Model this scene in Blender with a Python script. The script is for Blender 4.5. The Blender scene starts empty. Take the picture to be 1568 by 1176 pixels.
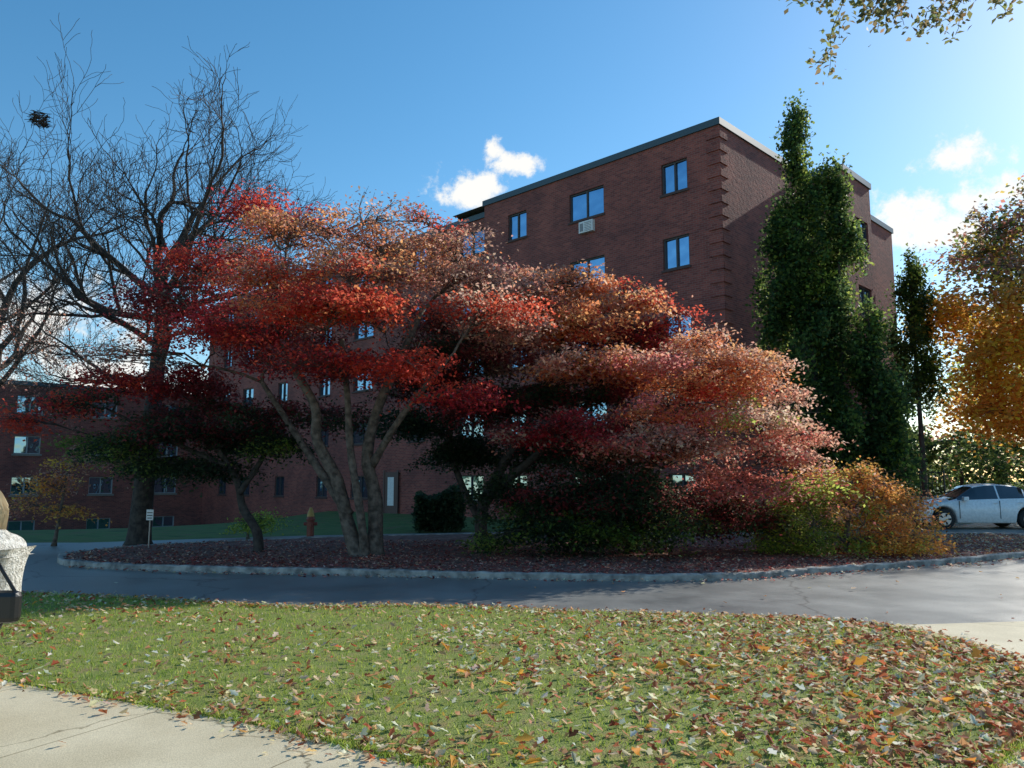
import bpy, math, random
import numpy as np
from mathutils import Vector, Matrix
R=random.Random(7); NR=np.random.default_rng(11)
scene=bpy.context.scene; col=scene.collection
def sl(c): return (c[0],c[1],c[2],1.0)
# ---------------------------------------------------------------- materials
def newmat(name):
    m=bpy.data.materials.new(name); m.use_nodes=True
    nt=m.node_tree; b=nt.nodes['Principled BSDF']; return m,nt,b
def N(nt,t,**k):
    n=nt.nodes.new(t)
    for a,v in k.items(): setattr(n,a,v)
    return n
def ramp(nt,stops):
    r=nt.nodes.new('ShaderNodeValToRGB'); e=r.color_ramp.elements
    while len(e)<len(stops): e.new(.5)
    for i,(p,c) in enumerate(stops): e[i].position=p; e[i].color=sl(c)
    return r
def noisy(name,c1,c2,scale=5,rough=.8,bump=.2,detail=6,c3=None,bscale=None,bdist=.02,spec=.5,metal=0):
    m,nt,b=newmat(name); L=nt.links
    tc=N(nt,'ShaderNodeTexCoord'); no=N(nt,'ShaderNodeTexNoise'); no.inputs['Scale'].default_value=scale; no.inputs['Detail'].default_value=detail
    L.new(tc.outputs['Object'],no.inputs['Vector'])
    st=[(.35,c1),(.65,c2)]
    if c3: st=[(.3,c1),(.5,c2),(.7,c3)]
    r=ramp(nt,st); L.new(no.outputs['Fac'],r.inputs[0]); L.new(r.outputs[0],b.inputs['Base Color'])
    b.inputs['Roughness'].default_value=rough; b.inputs['Specular IOR Level'].default_value=spec; b.inputs['Metallic'].default_value=metal
    if bump:
        n2=N(nt,'ShaderNodeTexNoise'); n2.inputs['Scale'].default_value=bscale or scale*6; n2.inputs['Detail'].default_value=8
        L.new(tc.outputs['Object'],n2.inputs['Vector'])
        bp=N(nt,'ShaderNodeBump'); bp.inputs['Strength'].default_value=bump; bp.inputs['Distance'].default_value=bdist
        L.new(n2.outputs['Fac'],bp.inputs['Height']); L.new(bp.outputs[0],b.inputs['Normal'])
    return m
def leafmat(name,trans=.45,rough=.5,spec=.3,gam=.8):
    m,nt,b=newmat(name); L=nt.links
    a=N(nt,'ShaderNodeVertexColor'); a.layer_name='Col'
    L.new(a.outputs[0],b.inputs['Base Color']); b.inputs['Roughness'].default_value=rough; b.inputs['Specular IOR Level'].default_value=spec
    t=N(nt,'ShaderNodeBsdfTranslucent'); mx=N(nt,'ShaderNodeMixShader'); mx.inputs[0].default_value=trans
    g=N(nt,'ShaderNodeGamma'); g.inputs[1].default_value=gam
    L.new(a.outputs[0],g.inputs[0]); L.new(g.outputs[0],t.inputs[0])
    L.new(b.outputs[0],mx.inputs[1]); L.new(t.outputs[0],mx.inputs[2]); L.new(mx.outputs[0],nt.nodes['Material Output'].inputs[0])
    return m
M_leaf=leafmat('leaf',.6,.55,.2,.68); M_litter=leafmat('fallen_leaf',.42,.6,.15,.85); M_blade=leafmat('grass_blade',.5,.5,.15)
M_bark=noisy('bark',(.06,.046,.036),(.19,.145,.115),9,.9,.8,bdist=.03,bscale=25)
M_barkd=noisy('bark_dark',(.028,.022,.02),(.075,.06,.05),9,.9,.6,bdist=.03,bscale=25)
def brickmat():
    m,nt,b=newmat('brick'); L=nt.links
    tc=N(nt,'ShaderNodeTexCoord'); s=N(nt,'ShaderNodeSeparateXYZ'); L.new(tc.outputs['Object'],s.inputs[0])
    ad=N(nt,'ShaderNodeMath',operation='ADD'); L.new(s.outputs[0],ad.inputs[0]); L.new(s.outputs[1],ad.inputs[1])
    cb=N(nt,'ShaderNodeCombineXYZ'); L.new(ad.outputs[0],cb.inputs[0]); L.new(s.outputs[2],cb.inputs[1])
    bt=N(nt,'ShaderNodeTexBrick'); L.new(cb.outputs[0],bt.inputs['Vector'])
    bt.inputs['Scale'].default_value=1; bt.inputs['Brick Width'].default_value=.22; bt.inputs['Row Height'].default_value=.078; bt.inputs['Mortar Size'].default_value=.007
    bt.inputs['Color1'].default_value=(.34,.092,.07,1); bt.inputs['Color2'].default_value=(.19,.05,.043,1); bt.inputs['Mortar'].default_value=(.26,.16,.14,1)
    no=N(nt,'ShaderNodeTexNoise'); no.inputs['Scale'].default_value=.7; no.inputs['Detail'].default_value=8; L.new(tc.outputs['Object'],no.inputs['Vector'])
    r=ramp(nt,[(.3,(.68,.68,.72)),(.7,(1.18,1.12,1.06))]); L.new(no.outputs['Fac'],r.inputs[0])
    mx=N(nt,'ShaderNodeMix',data_type='RGBA',blend_type='MULTIPLY'); mx.inputs[0].default_value=1
    L.new(bt.outputs['Color'],mx.inputs[6]); L.new(r.outputs[0],mx.inputs[7]); L.new(mx.outputs[2],b.inputs['Base Color'])
    b.inputs['Roughness'].default_value=.85
    n2=N(nt,'ShaderNodeTexNoise'); n2.inputs['Scale'].default_value=7; n2.inputs['Detail'].default_value=4; L.new(cb.outputs[0],n2.inputs['Vector'])
    a2=N(nt,'ShaderNodeMath',operation='SUBTRACT'); L.new(n2.outputs['Fac'],a2.inputs[0]); L.new(bt.outputs['Fac'],a2.inputs[1])
    bp=N(nt,'ShaderNodeBump'); bp.inputs['Strength'].default_value=.6; bp.inputs['Distance'].default_value=.02; L.new(a2.outputs[0],bp.inputs['Height']); L.new(bp.outputs[0],b.inputs['Normal'])
    return m
M_brick=brickmat()
def plain(name,c,rough=.5,metal=0,spec=.5):
    m,nt,b=newmat(name); L=nt.links
    tc=N(nt,'ShaderNodeTexCoord'); no=N(nt,'ShaderNodeTexNoise'); no.inputs['Scale'].default_value=14; L.new(tc.outputs['Object'],no.inputs['Vector'])
    r=ramp(nt,[(.3,tuple(v*.88 for v in c)),(.7,tuple(min(1,v*1.08) for v in c))]); L.new(no.outputs['Fac'],r.inputs[0]); L.new(r.outputs[0],b.inputs['Base Color'])
    b.inputs['Roughness'].default_value=rough; b.inputs['Metallic'].default_value=metal; b.inputs['Specular IOR Level'].default_value=spec
    return m
def glassmat():
    m,nt,b=newmat('window_glass'); L=nt.links
    b.inputs['Base Color'].default_value=(.03,.04,.055,1); b.inputs['Roughness'].default_value=.3
    g=N(nt,'ShaderNodeBsdfGlossy'); g.inputs['Roughness'].default_value=.03; g.inputs['Color'].default_value=(.38,.62,.86,1)
    mx=N(nt,'ShaderNodeMixShader'); mx.inputs[0].default_value=.6
    tc=N(nt,'ShaderNodeTexCoord'); no=N(nt,'ShaderNodeTexNoise'); no.inputs['Scale'].default_value=.9; L.new(tc.outputs['Object'],no.inputs['Vector'])
    bp=N(nt,'ShaderNodeBump'); bp.inputs['Strength'].default_value=.5; bp.inputs['Distance'].default_value=.08; L.new(no.outputs['Fac'],bp.inputs['Height']); L.new(bp.outputs[0],g.inputs['Normal'])
    L.new(b.outputs[0],mx.inputs[1]); L.new(g.outputs[0],mx.inputs[2]); L.new(mx.outputs[0],nt.nodes['Material Output'].inputs[0])
    return m
M_glass=glassmat()
M_frame=plain('window_frame',(.06,.05,.05),.5); M_cap=plain('roof_fascia',(.05,.08,.10),.45); M_sill=plain('sill',(.09,.05,.045),.8)
M_white=plain('white_paint',(.75,.75,.74),.45); M_roof=noisy('roof_gravel',(.15,.14,.13),(.25,.24,.22),8)
M_black=plain('black_metal',(.015,.015,.017),.4)
# ---------------------------------------------------------------- mesh helpers
class MB:
    def __init__(s): s.V=[];s.F=[]
    def quad(s,a,b,c,d):
        i=len(s.V); s.V+= [a,b,c,d]; s.F.append((i,i+1,i+2,i+3))
    def box(s,x0,x1,y0,y1,z0,z1):
        i=len(s.V)
        s.V+=[(x0,y0,z0),(x1,y0,z0),(x1,y1,z0),(x0,y1,z0),(x0,y0,z1),(x1,y0,z1),(x1,y1,z1),(x0,y1,z1)]
        s.F+=[tuple(i+k for k in f) for f in ((3,2,1,0),(4,5,6,7),(0,1,5,4),(1,2,6,5),(2,3,7,6),(3,0,4,7))]
    def tube(s,pts,rads,n=6,cap=True):
        pts=[Vector(p) for p in pts]
        t=(pts[1]-pts[0]).normalized(); a=Vector((0,0,1)) if abs(t.z)<.9 else Vector((1,0,0))
        u=t.cross(a).normalized(); b0=len(s.V)
        for i,p in enumerate(pts):
            if i==0: t=pts[1]-pts[0]
            elif i==len(pts)-1: t=pts[i]-pts[i-1]
            else: t=pts[i+1]-pts[i-1]
            if t.length<1e-6: t=Vector((0,0,1))
            t.normalize(); u=(u-t*u.dot(t))
            if u.length<1e-5: u=t.orthogonal()
            u.normalize(); w=t.cross(u); r=rads[i]
            for k in range(n):
                an=2*math.pi*k/n; q=p+u*(r*math.cos(an))+w*(r*math.sin(an)); s.V.append((q.x,q.y,q.z))
        for i in range(len(pts)-1):
            for k in range(n):
                a=b0+i*n+k; b=b0+i*n+(k+1)%n; s.F.append((a,b,b+n,a+n))
        if cap:
            s.F.append(tuple(b0+k for k in range(n))[::-1]); e=b0+(len(pts)-1)*n; s.F.append(tuple(e+k for k in range(n)))
    def obj(s,name,mat,parent=None,smooth=False,bevel=0):
        me=bpy.data.meshes.new(name); me.from_pydata(s.V,[],s.F); me.materials.append(mat)
        if smooth: me.polygons.foreach_set('use_smooth',[True]*len(me.polygons))
        me.update(); o=bpy.data.objects.new(name,me); col.objects.link(o)
        if parent: o.parent=parent
        if bevel:
            b=o.modifiers.new('b','BEVEL'); b.width=bevel; b.segments=2; b.limit_method='ANGLE'
        return o
def empty(name,loc=(0,0,0),rz=0):
    e=bpy.data.objects.new(name,None); col.objects.link(e); e.location=loc; e.rotation_euler=(0,0,rz); return e
def lathe(mb,cx,cy,prof,n=20):
    mb.tube([(cx,cy,z) for r,z in prof],[r for r,z in prof],n)
def np_mesh(name,V,nper,colors,mat,parent,polys):
    n=V.shape[0]; me=bpy.data.meshes.new(name)
    me.vertices.add(n*nper); me.vertices.foreach_set('co',V.reshape(-1).astype(np.float32))
    base=(np.arange(n)*nper)[:,None]
    idx=np.concatenate([base+np.array(p)[None,:] for p in polys],axis=1)
    sizes=[len(p) for p in polys]; tot=sum(sizes)
    me.loops.add(n*tot); me.loops.foreach_set('vertex_index',idx.reshape(-1).astype(np.int32))
    starts=np.concatenate([[0],np.cumsum(sizes)[:-1]])
    ls=(np.arange(n)*tot)[:,None]+starts[None,:]
    me.polygons.add(n*len(polys)); me.polygons.foreach_set('loop_start',ls.reshape(-1).astype(np.int32))
    me.polygons.foreach_set('loop_total',np.tile(sizes,n).astype(np.int32))
    me.update(calc_edges=True); me.validate()
    ca=me.color_attributes.new(name='Col',type='FLOAT_COLOR',domain='POINT')
    cc=np.ones((n,nper,4),np.float32); cc[:,:,:3]=colors[:,None,:]
    ca.data.foreach_set('color',cc.reshape(-1)); me.materials.append(mat)
    o=bpy.data.objects.new(name,me); col.objects.link(o)
    if parent: o.parent=parent
    return o
def frames(n,flat):
    nr=NR.normal(size=(n,3)); nr[:,2]=np.abs(nr[:,2])+flat; nr/=np.linalg.norm(nr,axis=1)[:,None]
    t=NR.normal(size=(n,3)); t-=nr*(t*nr).sum(1)[:,None]; t/=np.linalg.norm(t,axis=1)[:,None]
    return nr,t,np.cross(nr,t)
def leaves(name,C,size,colr,mat,parent,flat=.6,wd=.36):
    LT=np.array([(-.5,0,0),(-.05,wd,.08),(.55,0,-.03),(-.05,-wd,.08)])
    n=len(C); nr,t,b=frames(n,flat)
    V=C[:,None,:]+size[:,None,None]*(LT[None,:,0,None]*t[:,None,:]+LT[None,:,1,None]*b[:,None,:]+LT[None,:,2,None]*nr[:,None,:])
    return np_mesh(name,V,4,colr,mat,parent,[(0,1,2,3)])
FT=np.array([(-.5,0,0),(-.28,.2,0),(-.1,.13,0),(.08,.3,0),(.25,.14,0),(.5,0,0),(.25,-.14,0),(.08,-.3,0),(-.1,-.13,0),(-.28,-.2,0)])
def fallen(name,C,size,colr,parent,flat=2.2):
    n=len(C); nr,t,b=frames(n,flat)
    fold=NR.uniform(-.1,.8,n); curl=NR.uniform(-.7,.9,n)
    T=np.repeat(FT[None],n,0).copy(); T[:,:,1]*=NR.uniform(.7,1.3,(n,1)); T[:,:,2]=np.abs(T[:,:,1])*fold[:,None]+T[:,:,0]**2*curl[:,None]
    V=C[:,None,:]+size[:,None,None]*(T[:,:,0,None]*t[:,None,:]+T[:,:,1,None]*b[:,None,:]+T[:,:,2,None]*nr[:,None,:])
    return np_mesh(name,V,10,colr,M_litter,parent,[(0,5,4,3,2,1),(0,9,8,7,6,5)])
def inpoly(P,poly):
    x,y=P[:,0],P[:,1]; ins=np.zeros(len(P),bool); n=len(poly)
    for i in range(n):
        x1,y1=poly[i]; x2,y2=poly[(i+1)%n]
        if y1==y2: continue
        c=((y1>y)!=(y2>y))&(x<(x2-x1)*(y-y1)/(y2-y1)+x1); ins^=c
    return ins
def ss(a,b,x):
    t=np.clip((x-a)/(b-a),0,1); return t*t*(3-2*t)
def catmull(pts,k=6,closed=True):
    out=[];n=len(pts)
    for i in range(n if closed else n-1):
        p=[np.array(pts[(i+j)%n] if closed else pts[min(max(i+j,0),n-1)],float) for j in (-1,0,1,2)]
        for s in range(k):
            t=s/k; q=.5*((2*p[1])+(-p[0]+p[2])*t+(2*p[0]-5*p[1]+4*p[2]-p[3])*t*t+(-p[0]+3*p[1]-3*p[2]+p[3])*t**3); out.append(tuple(q))
    if not closed: out.append(tuple(pts[-1]))
    return out
def pick(n,pal,w=None,jit=.18):
    pal=np.array(pal); w=np.array(w if w is not None else [1]*len(pal),float); w/=w.sum()
    c=pal[NR.choice(len(pal),n,p=w)]*(1+NR.normal(0,jit,(n,1)))*(1+NR.normal(0,.07,(n,3)))
    return np.clip(c,.004,.9)
# ---------------------------------------------------------------- ground
def terrain(x,y): return -1.7*ss(9,20,-x)*ss(25,42,y)
xs=np.unique(np.concatenate([np.linspace(-600,-60,10),np.linspace(-60,60,61),np.linspace(60,600,10)]))
ys=np.unique(np.concatenate([np.linspace(-200,-20,6),np.linspace(-20,80,51),np.linspace(80,900,12)]))
X,Y=np.meshgrid(xs,ys); Z=terrain(X,Y)-.03
V=np.stack([X,Y,Z],-1).reshape(-1,3); nx=len(xs)
F=[(j*nx+i,j*nx+i+1,(j+1)*nx+i+1,(j+1)*nx+i) for j in range(len(ys)-1) for i in range(nx-1)]
M_grass=noisy('grass_ground',(.05,.10,.02),(.11,.17,.035),1.3,.9,.6,detail=10,c3=(.17,.12,.05),bscale=60)
g=MB(); g.V=[tuple(v) for v in V]; g.F=F; g.obj('ground',M_grass,smooth=True)
def sheet(name,poly,z,mat,skirt=0):
    m=MB(); m.V=[(p[0],p[1],z) for p in poly]; m.F=[tuple(range(len(poly)))]; o=m.obj(name,mat)
    if o.data.polygons[0].normal.z<0: o.data.flip_normals()
    if skirt:
        k=MB(); n=len(poly)
        for i in range(n):
            a=poly[i];b=poly[(i+1)%n]; k.quad((a[0],a[1],z),(b[0],b[1],z),(b[0],b[1],z-skirt),(a[0],a[1],z-skirt))
        k.obj('edge',mat,o)
    return o
def asphalt():
    m,nt,b=newmat('asphalt'); L=nt.links
    tc=N(nt,'ShaderNodeTexCoord'); n1=N(nt,'ShaderNodeTexNoise'); n1.inputs['Scale'].default_value=.6; n1.inputs['Detail'].default_value=10; n1.inputs['Roughness'].default_value=.7; L.new(tc.outputs['Object'],n1.inputs['Vector'])
    r=ramp(nt,[(.35,(.15,.148,.142)),(.65,(.26,.255,.24))]); L.new(n1.outputs['Fac'],r.inputs[0])
    n2=N(nt,'ShaderNodeTexNoise'); n2.inputs['Scale'].default_value=90; n2.inputs['Detail'].default_value=3; L.new(tc.outputs['Object'],n2.inputs['Vector'])
    r2=ramp(nt,[(.35,(.65,.65,.65)),(.68,(1.5,1.5,1.45))]); L.new(n2.outputs['Fac'],r2.inputs[0])
    mx=N(nt,'ShaderNodeMix',data_type='RGBA',blend_type='MULTIPLY'); mx.inputs[0].default_value=1; L.new(r.outputs[0],mx.inputs[6]); L.new(r2.outputs[0],mx.inputs[7])
    vo=N(nt,'ShaderNodeTexVoronoi',feature='DISTANCE_TO_EDGE'); vo.inputs['Scale'].default_value=.33
    n3=N(nt,'ShaderNodeTexNoise'); n3.inputs['Scale'].default_value=1.4; n3.inputs['Detail'].default_value=6; L.new(tc.outputs['Object'],n3.inputs['Vector'])
    mv=N(nt,'ShaderNodeMix',data_type='RGBA',blend_type='MIX'); mv.inputs[0].default_value=.45; L.new(tc.outputs['Object'],mv.inputs[6]); L.new(n3.outputs['Color'],mv.inputs[7]); L.new(mv.outputs[2],vo.inputs['Vector'])
    r3=ramp(nt,[(.0,(.4,.4,.4)),(.005,(1,1,1))]); L.new(vo.outputs['Distance'],r3.inputs[0])
    m2=N(nt,'ShaderNodeMix',data_type='RGBA',blend_type='MULTIPLY'); m2.inputs[0].default_value=1; L.new(mx.outputs[2],m2.inputs[6]); L.new(r3.outputs[0],m2.inputs[7]); L.new(m2.outputs[2],b.inputs['Base Color'])
    rr_=N(nt,'ShaderNodeMapRange'); L.new(n1.outputs['Fac'],rr_.inputs['Value']); rr_.inputs['From Min'].default_value=.3; rr_.inputs['From Max'].default_value=.7; rr_.inputs['To Min'].default_value=.34; rr_.inputs['To Max'].default_value=.5; L.new(rr_.outputs[0],b.inputs['Roughness'])
    b.inputs['Specular IOR Level'].default_value=.6
    bp=N(nt,'ShaderNodeBump'); bp.inputs['Strength'].default_value=.5; bp.inputs['Distance'].default_value=.008; L.new(n2.outputs['Fac'],bp.inputs['Height']); L.new(bp.outputs[0],b.inputs['Normal'])
    return m
road=[(-60,-6),(50,-6),(50,60),(30,60),(22,36),(14,27.5),(9,24.3),(6,24.6),(0,25),(-6,23.2),(-11,20.6),(-20,20.3),(-60,22)]
sheet('road',road,0,asphalt())
def concrete():
    m,nt,b=newmat('concrete'); L=nt.links
    tc=N(nt,'ShaderNodeTexCoord'); n1=N(nt,'ShaderNodeTexNoise'); n1.inputs['Scale'].default_value=1.6; n1.inputs['Detail'].default_value=9; L.new(tc.outputs['Object'],n1.inputs['Vector'])
    r=ramp(nt,[(.3,(.56,.47,.30)),(.7,(.72,.62,.42))]); L.new(n1.outputs['Fac'],r.inputs[0])
    mp=N(nt,'ShaderNodeMapping'); mp.inputs['Rotation'].default_value=(0,0,math.radians(28)); mp.inputs['Location'].default_value=(.35,.75,0); L.new(tc.outputs['Object'],mp.inputs[0])
    bt=N(nt,'ShaderNodeTexBrick'); bt.offset=0; bt.inputs['Scale'].default_value=1; bt.inputs['Brick Width'].default_value=1.5; bt.inputs['Row Height'].default_value=1.6; bt.inputs['Mortar Size'].default_value=.006
    for k in('Color1','Color2'): bt.inputs[k].default_value=(1,1,1,1)
    bt.inputs['Mortar'].default_value=(.45,.42,.36,1); L.new(mp.outputs[0],bt.inputs['Vector'])
    mx=N(nt,'ShaderNodeMix',data_type='RGBA',blend_type='MULTIPLY'); mx.inputs[0].default_value=1; L.new(r.outputs[0],mx.inputs[6]); L.new(bt.outputs[0],mx.inputs[7])
    vo=N(nt,'ShaderNodeTexVoronoi',feature='DISTANCE_TO_EDGE'); vo.inputs['Scale'].default_value=.36
    mv=N(nt,'ShaderNodeMix',data_type='RGBA',blend_type='MIX'); mv.inputs[0].default_value=.3
    n3=N(nt,'ShaderNodeTexNoise'); n3.inputs['Scale'].default_value=3; n3.inputs['Detail'].default_value=6; L.new(tc.outputs['Object'],n3.inputs['Vector']); L.new(tc.outputs['Object'],mv.inputs[6]); L.new(n3.outputs['Color'],mv.inputs[7]); L.new(mv.outputs[2],vo.inputs['Vector'])
    r3=ramp(nt,[(.0,(.4,.38,.33)),(.003,(1,1,1))]); L.new(vo.outputs['Distance'],r3.inputs[0])
    m2=N(nt,'ShaderNodeMix',data_type='RGBA',blend_type='MULTIPLY'); m2.inputs[0].default_value=1; L.new(mx.outputs[2],m2.inputs[6]); L.new(r3.outputs[0],m2.inputs[7])
    n2=N(nt,'ShaderNodeTexNoise'); n2.inputs['Scale'].default_value=120; L.new(tc.outputs['Object'],n2.inputs['Vector'])
    r4=ramp(nt,[(.35,(.8,.8,.8)),(.6,(1.05,1.05,1.05))]); L.new(n2.outputs['Fac'],r4.inputs[0])
    m3=N(nt,'ShaderNodeMix',data_type='RGBA',blend_type='MULTIPLY'); m3.inputs[0].default_value=1; L.new(m2.outputs[2],m3.inputs[6]); L.new(r4.outputs[0],m3.inputs[7]); L.new(m3.outputs[2],b.inputs['Base Color'])
    bp=N(nt,'ShaderNodeBump'); bp.inputs['Strength'].default_value=.4; bp.inputs['Distance'].default_value=.004; L.new(n2.outputs['Fac'],bp.inputs['Height']); L.new(bp.outputs[0],b.inputs['Normal'])
    b.inputs['Roughness'].default_value=.8
    return m
M_conc=concrete()
walk=[(-16,13.2),(-8,9.1),(-4.0,7.0),(-1.6,5.8),(-.3,5.1),(1,4.4),(1.6,4.5),(2.1,4.9),(2.8,5.5),(3.6,6.4),(3.8,7.9),(3.6,8.85),(5.9,9.2),(9,8.6),(12,6),(12,-4),(-16,-4)]
sheet('sidewalk',walk,.006,M_conc)
lawn=catmull([(-14,12.6),(-7.3,11.45),(-4.6,10.7),(-2.82,10.15),(-1.19,10.2),(.91,9.75),(2.77,9.4),(3.95,8.95),(4.4,7.9),(4.35,6.7),(3.7,5.6),(2.7,4.62),(2.0,3.9),(1,3.7),(-.45,4.6),(-1.76,5.42),(-4.15,6.57),(-8,8.6),(-14,11.4)],6)
sheet('lawn',lawn,.014,noisy('lawn_soil_grass',(.13,.18,.025),(.22,.26,.05),4,.9,.8,c3=(.26,.19,.08),bscale=70),.012)
e_l=empty('lawn_grass')
LA=np.array(lawn); LB=np.roll(LA,-1,0)
def edgepts(n,sig):
    k=NR.integers(0,len(LA),n); t=NR.uniform(0,1,(n,1)); P=LA[k]*(1-t)+LB[k]*t+NR.normal(0,sig,(n,2)); return P[(P[:,0]>-9)&(P[:,0]<4.8)]
nb=95000; P=np.stack([NR.uniform(-9,4.6,nb),NR.uniform(3.6,12,nb)],1); P=P[inpoly(P,lawn)]; P=np.concatenate([P,edgepts(12000,.035)]); n=len(P)
h=NR.uniform(.015,.05,n); a=NR.uniform(0,6.28,n); w=NR.uniform(.003,.006,n); lean=NR.normal(0,.6,(n,2))*h[:,None]
B=np.zeros((n,3,3)); B[:,0,0]=P[:,0]-w*np.cos(a); B[:,0,1]=P[:,1]-w*np.sin(a); B[:,1,0]=P[:,0]+w*np.cos(a); B[:,1,1]=P[:,1]+w*np.sin(a)
B[:,0,2]=B[:,1,2]=.01; B[:,2,:2]=P+lean; B[:,2,2]=.012+h
np_mesh('blades',B,3,pick(n,[(.20,.30,.03),(.32,.42,.045),(.46,.50,.08),(.55,.5,.18)],[3,4,2,1]),M_blade,e_l,[(0,1,2)])
def litter(name,n,poly,z,s0,s1,pal,w,dens=None,box=None,flat=2.2,up=.035):
    px=[p[0] for p in poly];py=[p[1] for p in poly]
    bx=box or (min(px),max(px),min(py),max(py))
    P=np.stack([NR.uniform(bx[0],bx[1],n),NR.uniform(bx[2],bx[3],n)],1); P=P[inpoly(P,poly)]
    if dens is not None: P=P[NR.uniform(0,1,len(P))<dens(P)]
    return place(name,P,z,s0,s1,pal,w,flat,up)
def place(name,P,z,s0,s1,pal,w,flat=2.2,up=.035):
    n=len(P); C=np.concatenate([P,(z+NR.uniform(0.008,up,n))[:,None]],1)
    return fallen(name,C,NR.uniform(s0,s1,n),pick(n,pal,w,.25),None,flat)
TAN=[(.88,.64,.40),(.66,.34,.16),(.5,.13,.06),(.88,.36,.06),(.26,.10,.055),(.9,.8,.6)]
def patch(P): return .5+.5*np.sin(P[:,0]*1.7+np.sin(P[:,1]*1.3)*2)*np.sin(P[:,1]*2.1+P[:,0]*.7)
dn=lambda P:np.clip(.20+.5*ss(-3,3,P[:,0]+.3*(8-P[:,1]))+.45*(patch(P)-.5),.08,1)
litter('fallen_leaves',29000,lawn,.014,.035,.09,TAN,[5,4,3,.6,1.4,2.4],dn,box=(-9,4.6,3.6,12),flat=1.5,up=.05)
litter('fallen_leaves',8500,lawn,.014,.05,.10,TAN,[3,3,6,.8,2,1],lambda P:ss(.8,3.8,P[:,0]+.35*(8-P[:,1])),box=(-2,4.6,3.6,12),flat=1.5,up=.05)
litter('fallen_leaves',50,lawn,.03,.12,.16,[(.88,.35,.05),(.88,.42,.07)],[1,1],None,box=(-1,4.2,4,8),flat=1.5,up=.05)
place('fallen_leaves',edgepts(3000,.12),.01,.04,.08,TAN,[5,4,3,.6,2,2],1.8,.03)
litter('fallen_leaves',6000,road,.0,.04,.09,TAN,[4,4,3,1,2,2],lambda P:np.clip(.014+.05*ss(3,8,P[:,0]),0,1),box=(-9,16,6,22))
litter('fallen_leaves',1600,walk,.006,.04,.09,TAN,[4,4,3,1,2,2],lambda P:np.clip(.12+.8*ss(3.2,4.2,P[:,0])*ss(8.2,6.8,P[:,1]),0,1)*np.where(P[:,0]<2,.4,1),box=(-4,6,2.5,9.5))
isl_c=[(-8.9,15.8),(-8.2,15.0),(-6.96,14.45),(-5,13.95),(-3.17,13.65),(-.91,13.25),(1.2,12.9),(2.8,12.85),(4.1,13.2),(5.3,13.85),(7.5,14.9),(10.65,16.7),(13.2,18.6),(14.6,20.6),(13.8,22.4),(11,22.8),(5,22.6),(0,22.8),(-5,21.2),(-8.2,18.9),(-9.2,17.0)]
isl=catmull(isl_c,6)
M_soil=noisy('leaf_litter_soil',(.08,.035,.03),(.22,.095,.07),7,.9,.9,c3=(.32,.17,.13),bscale=40)
sheet('planting_island',isl,.09,M_soil)
def kerb(name,poly,w,z1,mat):
    m=MB(); P=[Vector((p[0],p[1])) for p in poly]; n=len(P); prof=[(0,-.02),(0,z1-.02),(.015,z1),(w-.015,z1),(w,z1-.02),(w,.05)]
    for i,p in enumerate(P):
        t=(P[(i+1)%n]-P[i-1]).normalized(); nn=Vector((t.y,-t.x))
        jit=R.uniform(-.014,.014)
        for d,z in prof: q=p+nn*(w*.5-d+jit); m.V.append((q.x,q.y,z+jit*.9 if z>0 else z))
    k=len(prof)
    for i in range(n):
        for j in range(k-1):
            a=i*k+j;b=((i+1)%n)*k+j; m.F.append((a,b,b+1,a+1))
    return m.obj(name,mat)
kerb('kerb',catmull(isl_c,16),.15,.11,noisy('granite_kerb',(.16,.15,.14),(.45,.42,.38),6,.8,.7,bscale=30))
RED=[(.45,.11,.09),(.3,.06,.05),(.6,.28,.2),(.72,.5,.38),(.15,.055,.04)]
litter('fallen_leaves',28000,isl,.09,.035,.085,RED,[4,3,3,1.8,1.6],lambda P:np.clip(.5+.6*ss(17,14,P[:,1]),0,1),box=(-9.3,14,12.9,20))
litter('fallen_leaves',6500,isl,.09,.04,.09,TAN,[4,4,3,.7,2,2],None,box=(6,14.5,14,22.5))
kx=[p[0] for p in isl_c[1:13]]; ky=[p[1] for p in isl_c[1:13]]
litter('fallen_leaves',20000,road,.0,.035,.08,RED+[(.8,.62,.42)],[2,2,3,3,1,4],lambda P:np.exp(-((P[:,1]-np.interp(P[:,0],kx,ky)+.2)/(.14+.16*ss(3,6,P[:,0])))**2),box=(-8.2,12.5,12.2,18.5))
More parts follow.
